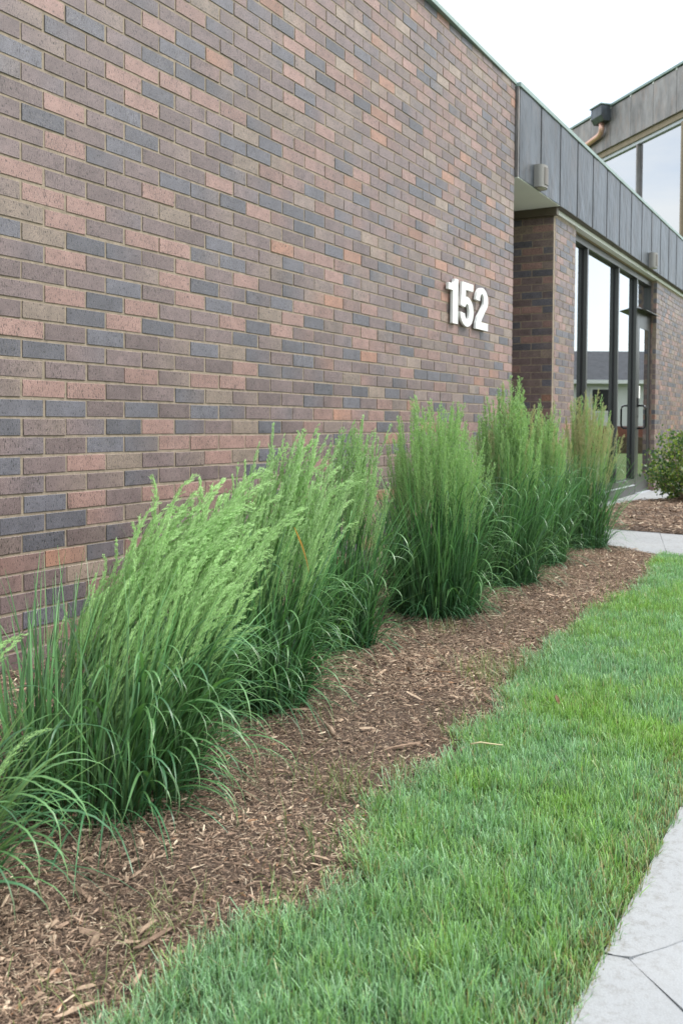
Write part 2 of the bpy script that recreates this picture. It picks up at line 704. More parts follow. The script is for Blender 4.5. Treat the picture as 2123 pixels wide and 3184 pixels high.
# apron in front of the glazed front
slabs('entry_apron', [[(4.92, -0.045), (8.30 - GJ, -0.045), (8.30 - GJ, 0.12), (4.92, 0.12)],
                      [(8.30, -0.10), (8.62, -0.14), (9.02, -0.37), (10.6 - GJ, -0.43), (10.6 - GJ, 0.30), (8.30, 0.30)],
                      [(10.6, -0.43), (11.5, -0.47), (14.0, -0.47), (14.0, 0.30), (10.6, 0.30)]], 0.010)

# ------------------------------------------------------------------ main brick wall
XE = 50 * HB
wall = empty('brick_wall', (0, 0, 0))
tag(wall, 'long main wall of mixed brown, grey and orange bricks carrying the number 152', 'brick wall')
MB().box(-1.8, XE - 0.006, 0.0029, 0.30, -0.05, zc(40)).obj('mortar', M_MORTAR, wall)


def score_main(p):
    if p.x < -0.12 or p.z < 0.55 or p.z > 3.35:
        return 100 + (p - camv).length
    # size in the picture
    return (p - camv).length + 0.35 * abs(p.z - 1.0)


brickwork(wall, (0, 0, 0), (1, 0, 0), range(-14, 40), running(-16, 50, lambda j: j % 2), 300, score_main)
# return of the wall into the alcove beside the pier
brickwork(wall, (XE, 0.05, 0), (0, 1, 0), range(-14, 40), running(0, 12, lambda j: (j + 1) % 2), 0, lambda p: p.y)
# coping whose drip edge leans out a little more toward the near end
m = MB()
for (x0, x1) in ((-1.8, 0.55), (0.553, 2.2), (2.203, 3.84), (3.843, XE + 0.01)):
    def ov(x):
        return -0.008 - 0.030 * max(0.0, (XE - x)) / 2.0
    z0, z1 = zc(39.82), zc(40.28)
    b = len(m.v)
    for x in (x0, x1):
        m.v += [(x, ov(x), z0), (x, 0.32, z0), (x, 0.32, z1 + 0.02), (x, ov(x), z1)]
    m.f += [[b + i for i in q] for q in ((0, 1, 2, 3), (7, 6, 5, 4), (0, 3, 7, 4), (3, 2, 6, 7), (0, 4, 5, 1), (1, 5, 6, 2))]
m.obj('coping', M_COPING, wall, bevel=0.002)

# ------------------------------------------------------------------ house number 152
num = empty('house_number', (4.08, -0.03, 1.58))
tag(num, 'raised white numerals 152 mounted on the brick wall near its right end', 'house number')


def arc(cx, cy, rx, ry, a0, a1, n=16):
    return [(cx + rx * math.cos(math.radians(a0 + (a1 - a0) * i / n)), cy + ry * math.sin(math.radians(a0 + (a1 - a0) * i / n))) for i in range(n + 1)]


one = [(0.50, 1.0), (0.33, 1.0), (0.29, 0.925), (0.20, 0.885), (0.0, 0.875), (0.0, 0.735), (0.23, 0.735), (0.23, 0.0), (0.50, 0.0)]
five = [(0.10, 1.0), (0.80, 1.0), (0.80, 0.84), (0.33, 0.84), (0.315, 0.655)] + arc(0.41, 0.335, 0.42, 0.345, 100, -170, 26)[0:] \
    + [(0.0, 0.30), (0.27, 0.28)] + arc(0.42, 0.33, 0.145, 0.19, -165, 140, 22) + [(0.29, 0.43), (0.02, 0.46)]
two = [(0.0, 0.69)] + arc(0.41, 0.71, 0.40, 0.295, 172, -25, 24) + [(0.58, 0.42), (0.40, 0.25), (0.345, 0.175), (0.82, 0.175), (0.82, 0.0), (0.0, 0.0),
      (0.02, 0.14), (0.12, 0.28), (0.30, 0.43), (0.44, 0.55)] + arc(0.40, 0.705, 0.135, 0.155, -30, 180, 16) + [(0.265, 0.68)]
for poly, x0, wid in ((one, 3.715, 0.165 / 0.50), (five, 3.925, 0.240 / 0.83), (two, 4.212, 0.242 / 0.82)):
    m = MB().prism(poly, lambda u, v, s, x0=x0, wid=wid: (x0 + u * wid - 4.08, (0.0 if s == 0 else 0.018), v * 0.303))
    m.obj('numeral', M_WHITE, num, bevel=0.0015)
    for (u, v) in ((0.35, 0.10), (0.35, 0.9)):
        MB().tube([(x0 + u * wid - 4.08, 0.0185, v * 0.303), (x0 + u * wid - 4.08, 0.032, v * 0.303)], 0.006, 8).obj('stud', M_STEEL, num)

# ------------------------------------------------------------------ brick pier right of the alcove
YP = 0.71 * C
PX0, PX1 = 93.0 * C, 103.5 * C
pier = empty('brick_pier', (PX0, YP, 0))
tag(pier, 'dark brick pier between the alcove and the glazed entrance', 'brick pier')
MB().box(0.0025, PX1 - PX0 - 0.003, 0.0025, 12 * C, -0.05, zc(28.5)).obj('mortar', M_MORTAR, pier)
nE = brickwork(pier, (PX0, YP + 8 * HB, 0), (0, -1, 0), range(-14, 28), running(0, 8, lambda j: j % 2), 160,
               lambda p: p.y if p.z > 1.0 else 50)
brickwork(pier, (PX0 + 0.045, YP, 0), (1, 0, 0), range(-14, 28), lambda j: [(max(0.0, a - 0.045), b - 0.045) for a, b in running(0, 7, lambda k: (k + 1) % 2)(j)],
          140, lambda p: p.x if p.z > 1.0 else 50)
# cut course under the trim
m = MB()
cv = []
for i in range(4):
    m.box(0.002, 0.05, 2 * HB * i + 0.004, 2 * HB * (i + 1) - 0.006, zc(28) + 0.004, zc(28.5))
m.obj('top_course', M_BROWN if False else M_MORTAR, pier)

# alcove back wall
alc = empty('alcove_wall', (XE, YP + 12 * C, 0))
tag(alc, 'shaded brick wall at the back of the alcove beside the pier', 'brick wall')
MB().box(0, PX0 - XE, 0.0035, 0.2, -0.05, zc(29.1)).obj('mortar', M_MORTAR, alc)
brickwork(alc, (XE, YP + 12 * C, 0), (1, 0, 0), range(-14, 29), running(0, 12, lambda j: j % 2), 0, lambda p: p.x)

# ------------------------------------------------------------------ brick wall right of the door
WX0 = 160.5 * C
YG = 0.20
wall2 = empty('brick_wall', (WX0, YP, 0))
tag(wall2, 'far brick wall to the right of the entrance door behind the shrub', 'brick wall')
MB().box(0.006, 4.2, 0.0035, 0.3, -0.05, zc(28.5)).obj('mortar', M_MORTAR, wall2)
brickwork(wall2, (WX0, YP, 0), (1, 0, 0), range(-14, 28), running(0, 36, lambda j: j % 2), 240,
          lambda p: p.x + (0 if p.z > 0.1 else 30))
brickwork(wall2, (WX0, YP + HB * 1.6, 0), (0, -1, 0), range(-14, 28), lambda j: [(0.0, 1.6 * HB - 0.046)], 42, lambda p: p.z)

# ------------------------------------------------------------------ copper fascia with soffit
ZF0, ZF1 = zc(29.12), zc(39.72)
YF = -0.024
fx0, fx1 = 75.35 * C, 15.2
fas = empty('roof_fascia', (fx0, YF, ZF0))
tag(fas, 'long band of dark grey weathered metal panels over the alcove and entrance', 'roof fascia')
seams = [75.45 * C + 0.012] + [(83.72 + 8.22 * i) * C for i in range(18)]
MB().box(0.004, fx1 - fx0, 0.018, 0.35, 0.004, ZF1 - ZF0).obj('fascia_core', M_GASKET, fas)
for i in range(len(seams) - 1):
    a, b = seams[i] - fx0, seams[i + 1] - fx0
    a += 0.006; b -= 0.006
    nxp, nzp = 9, 11
    r = np.random.default_rng(50 + i)
    V = []
    ph = r.uniform(0, 6, 4)
    for k in range(nzp):
        for q in range(nxp):
            u, v = q / (nxp - 1), k / (nzp - 1)
            bul = 0.0022 * math.sin(3.1 * u * 2 + ph[0]) * math.sin(5 * v + ph[1]) + r.normal(0, 0.0007)
            ed = min(u, 1 - u) * 8
            yy = (bul - 0.003) * min(1, ed)
            V.append((a + (b - a) * u, yy, 0.0 + (ZF1 - ZF0) * v))
    nb = len(V)
    Fl = []
    for k in range(nzp - 1):
        for q in range(nxp - 1):
            t = k * nxp + q
            Fl.append((t, t + 1, t + nxp + 1, t + nxp))
    # folded edges
    V += [(a, 0.017, 0), (b, 0.017, 0), (b, 0.017, ZF1 - ZF0), (a, 0.017, ZF1 - ZF0)]
    c4 = [0, nxp - 1, nb - 1, nb - nxp]
    for s in range(4):
        t = (s + 1) % 4
        Fl.append((c4[s], nb + s, nb + t, c4[t]))
    o = link('panel', np_mesh('panel', V, Fl, M_PANEL, smooth=False), fas)
    rib = MB().box(b + 0.003, b + 0.008, -0.0045, 0.012, 0.0, ZF1 - ZF0).obj('seam', M_GASKET, fas)
# corner strip and coping
MB().box(-0.004, 0.020, 0.003, 0.03, 0, ZF1 - ZF0).obj('corner_strip', M_PANEL2, fas)
m = MB()
xx = fx0
while xx < fx1:
    m.box(xx - fx0, min(xx + 2.4, fx1) - fx0 - 0.003, -0.014, 0.37, ZF1 - ZF0 - 0.004, ZF1 - ZF0 + 0.032)
    xx += 2.4
m.obj('coping', M_COPING, fas, bevel=0.002)
# underside of the fascia: painted soffit over the alcove, brown board over the pier and glazing
MB().box(0.002, 92.0 * C - fx0, 0.004, 0.95, -0.006, 0.003).obj('soffit', M_SOFFIT, fas)
MB().box(92.0 * C - fx0 + 0.002, fx1 - fx0, 0.001, 0.16, -0.004, 0.003).obj('eave_board', M_BROWN, fas)
MB().box(92.0 * C - fx0, 92.95 * C - fx0, 0.03, 0.95, -0.075, -0.002).obj('trim_board', M_BROWN, fas)
MB().box(92.6 * C - fx0, fx1 - fx0, YP - YF - 0.014, YP - YF + 0.05, -0.045, -0.006).obj('flashing', M_WHITE, fas)

# ------------------------------------------------------------------ glazed front with door
st = empty('storefront', (PX1, 0.12, 0))
tag(st, 'tall glazed entrance front in bronze framing with a glass door at its right end', 'storefront')
SX = lambda x: x - PX1
Y0, YB = 0.0, 0.115                      # frame front and back (local)
GZ = 0.05                                # glass plane (local y)
XD0, XD1 = 10.08, 10.90
JX = WX0 - 0.004


def member(name, x0, x1, z0, z1, mat=M_FRAME, y0=Y0, y1=YB, bev=0.002):
    return MB().box(SX(x0), SX(x1), y0, y1, z0, z1).obj(name, mat, st, bevel=bev)


ztop = 2.745
member('head', PX1 + 0.003, JX, ztop, 2.812)
MB().box(SX(PX1) + 0.003, SX(JX), -0.02, 0.10, 2.815, 2.825).obj('head_trim', M_TAN, st)
MB().box(SX(PX1) + 0.003, SX(JX), 0.0, 0.10, 2.825, 2.838).obj('head_gap', M_GASKET, st)
MB().box(SX(PX1) + 0.003, SX(JX), -0.045, 0.10, 2.838, 2.868).obj('head_flashing', M_FLASH, st)
member('sill', PX1 + 0.003, XD0 - 0.062, 0.012, 0.205)
MB().box(SX(PX1) + 0.003, SX(XD0) - 0.062, -0.012, 0.0, 0.125, 0.135).obj('sill_ledge', M_FLASH, st)
mull = [(PX1 + 0.003, PX1 + 0.045), (7.70, 7.745), (9.055, 9.10), (10.02, 10.065), (XD1 + 0.005, JX)]
for a, b in mull:
    member('mullion', a, b, 0.205 if b < 10 else 0.012, ztop - 0.001)
for i in range(3):
    a, b = mull[i][1], mull[i + 1][0]
    MB().box(SX(a) + 0.001, SX(b) - 0.001, GZ, GZ + 0.008, 0.206, ztop - 0.002).obj('pane', M_GLASS, st)
    g_ = MB()
    for (x0, x1, z0, z1) in ((a, a + .012, .206, ztop), (b - .012, b, .206, ztop), (a, b, .206, .218), (a, b, ztop - .012, ztop)):
        g_.box(SX(x0) + .0005, SX(x1) - .0005, GZ - .010, GZ - .0005, z0 + .0005, z1 - .0015)
    g_.obj('gasket', M_GASKET, st)
# transom over the door
member('transom_bar', 10.066, XD1 + 0.004, 2.335, 2.40)
MB().box(SX(10.067), SX(XD1 + 0.003), GZ, GZ + 0.008, 2.401, ztop - 0.002).obj('pane', M_GLASS, st)
# drip cap projecting over the door
MB().prism([(0, 0.0), (-0.115, -0.028), (-0.115, -0.036), (0, -0.012)],
           lambda u, v, s: (SX(10.03 if s == 0 else JX - 0.001), u - 0.001, 2.375 + v)).obj('drip_cap', M_FRAMED, st)
door = empty('door', (SX(XD0), 0.0, 0.02))
door.parent = st
DW = XD1 - XD0


def dbox(name, x0, x1, z0, z1, mat=M_FRAME, y0=0.0, y1=0.045):
    return MB().box(x0, x1, y0, y1, z0, z1).obj(name, mat, door, bevel=0.002)


dbox('stile', 0.0, 0.135, 0, 2.31)
dbox('stile', DW - 0.15, DW, 0, 2.31)
dbox('rail', 0.1355, DW - 0.1505, 0, 0.235)
dbox('rail', 0.1355, DW - 0.1505, 2.12, 2.31)
MB().box(0.136, DW - 0.151, 0.006, 0.013, 0.236, 2.119).obj('pane', M_GLASS, door)
hz0, hz1 = 0.83, 1.12
hm = MB().tube([(0.07, -0.0, hz0), (0.07, -0.075, hz0), (0.07, -0.098, hz0 + 0.02), (0.07, -0.105, hz0 + 0.05), (0.07, -0.105, hz1 - 0.05), (0.07, -0.098, hz1 - 0.02),
                (0.07, -0.075, hz1), (0.07, 0.0, hz1)], 0.0125, 12)
hm.obj('handle', M_STEEL, door, smooth=True)
MB().box(0.045, 0.095, -0.012, 0.0, hz1 - 0.02, hz1 + 0.10).obj('lock_plate', M_GASKET, door, bevel=0.004)
MB().tube([(0.07, -0.006, 0.98), (0.07, 0.0, 0.98)], 0.012, 12).obj('keyhole', M_GASKET, door)
MB().box(0.0, DW, -0.035, 0.03, -0.018, -0.002).obj('threshold', M_FLASH, door)

# notice on the door glass
nt_ = MB().box(0, 0.075, 0, 0.0015, 0, 0.16).obj('paper_notice', M_PAPER)
nt_.location = (XD0 + 0.139, 0.1235, 1.235)
tag(nt_, 'small white paper notice stuck inside the glass of the entrance door', 'notice')
# dark hall behind the glass
hall = MB()
hall.box(PX1 - 0.2, JX + 0.3, 2.2, 2.3, -0.02, 2.9)
hall.box(PX1 - 0.2, JX + 0.3, 0.26, 2.2, -0.04, 0.0)
hall.box(PX1 - 0.2, JX + 0.3, 0.26, 2.2, 2.86, 2.9)
hall.obj('entrance_hall', plain('hall_paint', (0.12, 0.11, 0.10), 0.8)); tag(bpy.data.objects['entrance_hall'], kind='structure')


# ------------------------------------------------------------------ wall lights on the fascia
def wall_light(x, z, label):
    e = empty('wall_light', (x, YF - 0.003, z))
    tag(e, label, 'wall light', 'wall lights on the metal fascia')
    W, H, D = 0.165, 0.185, 0.085
    n = 20
    prof = [(-W / 2, 0.0)] + [(W / 2 * -math.cos(math.pi * i / n), -0.03 - (D - 0.03) * math.sin(math.pi * i / n) ** 0.8) for i in range(n + 1)] + [(W / 2, 0.0)]
    MB().prism(prof, lambda u, v, s: (u, v, -H / 2 if s == 0 else H / 2)).obj('housing', M_LAMP, e, bevel=0.006)
    prof2 = [(W / 2 * 0.58 * -math.cos(math.pi * i / 12), -0.045 - (D - 0.038) * math.sin(math.radians(35 + 110 * i / 12)) ** 0.8) for i in range(13)]
    MB().prism(prof2 + [(0.04, -0.05), (-0.04, -0.05)], lambda u, v, s: (u, v, -H / 2 + 0.022 if s == 0 else H / 2 - 0.022)).obj('cover', M_LAMPD, e)
    MB().box(-0.045, 0.045, -0.07, -0.02, -H / 2 - 0.006, -H / 2 + 0.001).obj('lens', M_LENS, e)
    MB().box(-0.07, 0.07, 0.0, 0.006, -H / 2 - 0.002, H / 2 + 0.002).obj('back_plate', M_FRAMED, e)
    return e


wall_light(5.56, 2.965, 'larger wall light on the fascia directly above the alcove')
wall_light(10.06, 2.955, 'distant wall light on the fascia above the entrance door')

# ------------------------------------------------------------------ upper building with clerestory, turned 45 degrees
UD = Vector((0.70, 0.714, 0)).normalized()
UK = 1.5
UP0 = Vector((CAM[0] + (11.78 - CAM[0]) * UK, CAM[1] + (-0.07 - CAM[1]) * UK, CAM[2] * (1 - UK)))
up = empty('clerestory', UP0)
tag(up, 'taller rear block with tall windows under a pale grey metal fascia', 'building')
up.rotation_euler = (0, 0, math.atan2(-UD.y, -UD.x))   # local -x runs left along the facade, local -y faces the viewer
up.scale = (UK, UK, UK)


def ub(name, s0, s1, y0, y1, z0, z1, mat, bev=0.0, par=None):
    return MB().box(-s1, -s0, y0, y1, z0, z1).obj(name, mat, par or up, bevel=bev)


us = [-1.1, -0.53, 0.05, 0.61, 1.19, 1.76, 2.34, 2.95, 3.55, 4.15]
for a, b in zip(us[:-1], us[1:]):
    ub('panel', a + 0.004, b - 0.004, -0.06, 0.0, 5.30, 5.915, M_PANEL2, 0.003)
ub('coping', -1.1, 4.2, -0.085, 0.5, 5.93, 5.965, M_COPING, 0.002)
for q in us[1:-1]:
    ub('cleat', q - 0.012, q + 0.012, -0.068, -0.02, 5.895, 5.928, M_WHITE)
ub('trim_board', -1.1, 4.2, -0.02, 0.25, 5.215, 5.297, M_TAN)
ub('window_frame', -1.1, 4.2, 0.01, 0.08, 5.165, 5.212, M_FLASH)
ub('mullion', -0.05, -0.01, -0.02, 0.12, 2.5, 5.163, M_TAN)
ub('mullion', 1.09, 1.12, 0.0, 0.12, 2.5, 5.163, M_PANEL2)
ub('mullion', 2.30, 2.34, 0.0, 0.12, 2.5, 5.163, M_FRAME)
for a, b in ((-1.1, -0.052), (-0.008, 1.083), (1.127, 2.298), (2.342, 4.2)):
    ub('pane', a, b, 0.05, 0.058, 2.5, 5.162, M_GLASS)
ub('roof', -1.1, 4.2, 0.01, 3.0, 5.60, 5.90, M_PANEL2)
ub('wall', -1.1, 4.2, 0.05, 0.25, 0.55, 2.498, M_BROWN)
bl = NB('pale_sky_reflection')
bl.base((0.72, 0.74, 0.74), 0.9)
ub('sky_reflection_sheet', -1.1, 4.2, 0.14, 0.15, 2.5, 5.15, bl.m)  # pale sheet added behind the panes, its colour standing in for reflected sky
ub('end_wall', 4.2, 4.4, -0.02, 3.0, 0.55, 5.9, M_BROWN)
# leader head and copper downspout
lh = empty('downspout', UP0 + UD * 1.90 * UK + Vector((0, 0, 5.92 * UK)))
lh.rotation_euler = up.rotation_euler
lh.scale = (UK, UK, UK)
tag(lh, 'pink copper downspout below a grey collector box on the rear fascia', 'downspout')
m = MB()
pr = [(0.0, 0.03), (-0.17, 0.03), (-0.17, -0.13), (-0.12, -0.21), (-0.03, -0.21), (0.0, -0.16)]
m.prism(pr, lambda u, v, sd_: (-0.15 if sd_ == 0 else 0.15, u - 0.062, v))
m.obj('collector_box', M_PANEL, lh, bevel=0.003)
MB().box(-0.175, 0.175, -0.255, -0.055, 0.032, 0.05).obj('box_rim', M_COPING, lh)
MB().tube([(0.0, -0.13, -0.205), (0.0, -0.13, -0.31), (-0.03, -0.125, -0.355), (-0.10, -0.12, -0.385), (-0.60, -0.11, -0.43), (-1.3, -0.10, -0.50)],
          0.045, 14).obj('pipe', M_COPPER, lh, smooth=True)

# roof behind the fascias
m = MB().box(-1.8, 15.2, 0.33, 9.0, 3.45, 3.52)
o = m.obj('flat_roof', plain('roof_felt', (0.12, 0.12, 0.12), 0.9)); tag(o, kind='structure')

def vnoise(x, y, s, seed):
    """smooth value noise"""
    rr = np.random.default_rng(seed)
    Gd = rr.random((64, 64))
    u, v = x * s + 31.3, y * s + 17.7
    i, j = np.floor(u).astype(int), np.floor(v).astype(int)
    fu, fv = u - i, v - j
    fu, fv = fu * fu * (3 - 2 * fu), fv * fv * (3 - 2 * fv)
    g00, g10 = Gd[i % 64, j % 64], Gd[(i + 1) % 64, j % 64]
    g01, g11 = Gd[i % 64, (j + 1) % 64], Gd[(i + 1) % 64, (j + 1) % 64]
    return (g00 * (1 - fu) + g10 * fu) * (1 - fv) + (g01 * (1 - fu) + g11 * fu) * fv


# ------------------------------------------------------------------ mulch chips
def chips(name, X, Y, Zs, size, seedr, thin=0.5):
    """flat splinters of bark: five-sided slivers with real thickness"""
    n = len(X)
    r = seedr
    L = size * r.lognormal(0, 0.45, n)
    Wd = np.where(r.random(n) < thin, L * r.uniform(0.07, 0.16, n), L * r.uniform(0.2, 0.42, n))
    Wd = np.clip(Wd, 0.0008, 0.012)
    H = np.clip(Wd * r.uniform(0.25, 0.6, n), 0.0006, 0.004)
    a = r.uniform(0, 2 * math.pi, n)
    pit = r.normal(0, 0.24, n)
    rol = r.normal(0, 0.4, n)
    dx = np.stack([np.cos(a) * np.cos(pit), np.sin(a) * np.cos(pit), np.sin(pit)], -1)
    side = np.stack([-np.sin(a), np.cos(a), np.zeros(n)], -1)
    upv = np.cross(dx, side)
    s2 = side * np.cos(rol)[:, None] + upv * np.sin(rol)[:, None]
    u2 = np.cross(dx, s2)
    P = np.stack([X, Y, Zs], -1)
    e = r.uniform(0.3, 1.0, (n, 2))
    corners = []
    for (sx, ew) in ((-1, 0), (1, 1)):
        for sy in (-1, 1):
            wv = Wd * e[:, ew] * 0.5
            skew = r.uniform(-0.12, 0.12, n) * L
            corners.append((P + dx * ((sx * L * 0.5) + skew)[:, None] + s2 * (sy * wv)[:, None]))
    # order: 0 (-,-) 1 (-,+) 2 (+,-) 3 (+,+); a raised spine gives thickness
    mid0 = P + dx * (-L * 0.22)[:, None] + u2 * H[:, None]
    mid1 = P + dx * (L * 0.22)[:, None] + u2 * H[:, None]
    wl = P + s2 * (-Wd * 0.5)[:, None]
    wr = P + s2 * (Wd * 0.5)[:, None]
    V = np.stack(corners + [mid0, mid1, wl, wr], 1)          # n,8,3
    tri = np.array([(0, 4, 1), (0, 6, 4), (6, 5, 4), (6, 2, 5), (2, 3, 5), (3, 7, 5), (7, 4, 5), (7, 1, 4)])
    Fc = (np.arange(n)[:, None, None] * 8 + tri[None]).reshape(-1, 3)
    pal = np.array([(0.225, 0.150, 0.102), (0.165, 0.108, 0.074), (0.295, 0.205, 0.138), (0.37, 0.27, 0.185), (0.105, 0.070, 0.050), (0.47, 0.37, 0.26), (0.25, 0.14, 0.08)])
    pick = r.choice(7, n, p=[.29, .20, .24, .13, .06, .055, .025])
    c = pal[pick] * np.array([0.96, 1.0, 1.05]) * r.uniform(0.7, 1.3, (n, 1)) * (0.85 + 0.60 * vnoise(X, Y, 2.6, 40) * 0.6 + 0.55 * vnoise(X, Y, 9, 41) * 0.5)[:, None]
    c = np.repeat(c[:, None, :], 8, 1).reshape(-1, 3)
    o = link(name, np_mesh(name, V, Fc, M_CHIP, c))
    return o


r = np.random.default_rng(5)
def scatter(n, x0, x1, power=1.0):
    u = r.random(n) ** power
    x = x0 + (x1 - x0) * u
    y = r.uniform(-1.75, -0.02, n)
    return x, y

N = 300000
x, y = scatter(N, -1.3, 4.95, 1.45)
far_left = r.random(N) < 0.03
x[far_left] = r.uniform(-1.8, -1.3, far_left.sum())
edge = edge_y(x) + r.normal(0, 0.018, N) - 0.16 * np.clip((x - 4.1) / 0.2, 0, 1)
ok = (y > edge) & (x < 4.61 + 0.42 * (y + 0.84) + r.normal(0, .008, N)) & ~((y > -0.35) & (r.random(N) < 0.6))
x, y = x[ok], y[ok]
z = bed_z(x, y) + np.abs(r.normal(0, 0.006, len(x)))
dist = np.sqrt((x + 2.17) ** 2 + (y + 2.57) ** 2)
size = np.where(dist < 3.0, 0.0092, 0.0125)
o = chips('bark_mulch', x, y, z, size, r, 0.82); tag(o, 'brown shredded bark mulch covering the bed below the grasses', 'mulch', kind='stuff')
# coarser pieces lying on top
N = 800
x, y = scatter(N, -1.75, 4.9, 1.4)
ok = (y > edge_y(x) + 0.02) & (x < 4.60 + 0.42 * (y + 0.84))
x, y = x[ok], y[ok]
o = chips('bark_pieces', x, y, bed_z(x, y) + 0.012, np.full(len(x), 0.033), r, 0.5); tag(o, 'coarser bark pieces strewn over the mulch bed', 'mulch', kind='stuff')
N = 20000
x = r.uniform(5.7, 11.2, N); y = r.uniform(-2.0, 0.0, N)
ok = (y < bed2_ymax(x) - 0.01 + r.normal(0, .01, N)) & (x > PFX(y) + 0.02)
x, y = x[ok], y[ok]
o = chips('bark_mulch', x, y, bed2_z(x, y) + np.abs(r.normal(0, 0.008, len(x))), np.full(len(x), 0.034), r, 0.5)
tag(o, 'brown bark mulch in the far bed below the leafy shrub', 'mulch', kind='stuff')

# sticks
M_STICK = plain('stick_wood', (0.28, 0.20, 0.14), 0.85, 0, 0.25, 60, 0.5)
M_STRAW = plain('straw', (0.52, 0.44, 0.26), 0.7, 0, 0.1, 60)
def stick(name, x, y, L, a, rad, mat, label, cat='stick', zo=0.016):
    p = [(x + math.cos(a) * L * t + 0.01 * math.sin(7 * t) * L, y + math.sin(a) * L * t, float(bed_z(x, y)) + zo + 0.004 * math.sin(5 * t)) for t in (0, .3, .6, 1)]
    o = MB().tube(p, [rad, rad * 1.1, rad * .9, rad * .6], 7).obj(name, mat, smooth=True)
    tag(o, label, cat)
    return o

stick('wood_stick', 0.02, -1.30, 0.10, 0.75, 0.0065, M_STICK, 'thick short broken stick lying on the mulch below the second grass clump')
stick('straw_stem', 0.12, -1.66, 0.085, -1.0, 0.0022, M_STRAW, 'pale straw stem lying across the lawn edge', 'straw', 0.04)

# ------------------------------------------------------------------ turf
def blades(X, Y, Z, H, Wd, lean, az, segs, cbase, ctip, r, blunt=0.35, droop=0.5, twist=None):
    """curved grass blades; returns verts, tris, colours"""
    n = len(X)
    fa = az + math.pi / 2 + (r.normal(0, 0.5, n) if twist is None else twist)
    side = np.stack([np.cos(fa), np.sin(fa), np.zeros(n)], -1)
    out = np.stack([np.cos(az), np.sin(az), np.zeros(n)], -1)
    ts = np.linspace(0, 1, segs + 1)
    rows = []
    cols = []
    for t in ts:
        ang = lean * (0.25 + droop * 1.5 * t)
        # integrate approx: position along an arc
        th = lean * (0.3 + droop * 1.4 * t * 0.5)
        P = np.stack([X, Y, Z], -1) + out * (H * t * np.sin(th))[:, None] + np.array([0, 0, 1.0]) * (H * t * np.cos(th))[:, None]
        wd = Wd * (1 - (t ** 2.2) * (1 - blunt)) * (0.75 + 0.25 * min(1, t * 4))
        rows.append(P - side * (wd / 2)[:, None])
        rows.append(P + side * (wd / 2)[:, None])
        c = cbase * (1 - t) + ctip * t
        cols += [c, c]
    V = np.stack(rows, 1)
    Cc = np.stack(cols, 1)
    q = []
    for i in range(segs):
        a = 2 * i
        q += [(a, a + 1, a + 3, a + 2)]
    k = 2 * (segs + 1)
    Fc = (np.arange(n)[:, None, None] * k + np.array(q)[None]).reshape(-1, 4)
    return V.reshape(-1, 3), Fc, Cc.reshape(-1, 3)


r = np.random.default_rng(21)
N = 260000
x = -1.75 + 6.3 * r.random(N) ** 1.6
y = -2.215 + (0.90) * r.random(N)
fe = r.random(N) < 0.05
x[fe] = r.uniform(3.5, 4.62, fe.sum())
ed = edge_y(x) + 0.06 * (vnoise(x, y, 7, 3) - 0.5) + 0.07 * (vnoise(x, y, 25, 4) - .5)
soft = r.normal(0, 0.020, N)
ok = (y < ed + soft) & (y > -2.200 + 0.012 * (vnoise(x, y, 30, 8) - 0.35)) & (x < PNX(y) - 0.01)
x, y, ed = x[ok], y[ok], ed[ok]
n = len(x)
far = np.clip((x + 1.2) / 5, 0, 1)
patch = vnoise(x, y, 3.2, 9) * 0.6 + vnoise(x, y, 8, 10) * 0.4
walkside = np.clip((-2.08 - y) / 0.12, 0, 1)
bedside = np.clip(1 - (ed - y) / 0.12, 0, 1)
H = (0.041 + 0.014 * patch + 0.012 * bedside * r.random(n) - 0.016 * walkside) * r.uniform(0.55, 1.2, n) * (0.72 + 0.56 * vnoise(x, y, 22, 77))
Wd = (0.0015 + 0.0012 * far) * r.uniform(0.7, 1.5, n)
lean = np.abs(r.normal(0.45, 0.36, n)) + 0.35 * bedside * r.random(n)
az = r.uniform(0, 2 * math.pi, n)
blue = np.array([0.180, 0.325, 0.178]); yel = np.array([0.185, 0.325, 0.075]); tan = np.array([0.30, 0.25, 0.12])
k = np.clip((patch - 0.42) * 3.2 + r.normal(0, 0.45, n), 0, 1)[:, None]
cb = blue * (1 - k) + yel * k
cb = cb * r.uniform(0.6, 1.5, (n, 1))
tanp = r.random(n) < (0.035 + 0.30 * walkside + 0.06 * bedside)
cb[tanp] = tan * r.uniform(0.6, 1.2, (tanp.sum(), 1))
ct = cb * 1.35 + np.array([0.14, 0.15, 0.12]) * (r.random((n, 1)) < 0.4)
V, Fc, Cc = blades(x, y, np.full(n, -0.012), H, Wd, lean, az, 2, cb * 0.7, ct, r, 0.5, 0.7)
o = link('lawn_grass', np_mesh('lawn_grass', V, Fc, M_TURF, Cc)); tag(o, 'mown green lawn strip between the mulch bed and the walk', 'lawn', kind='stuff')

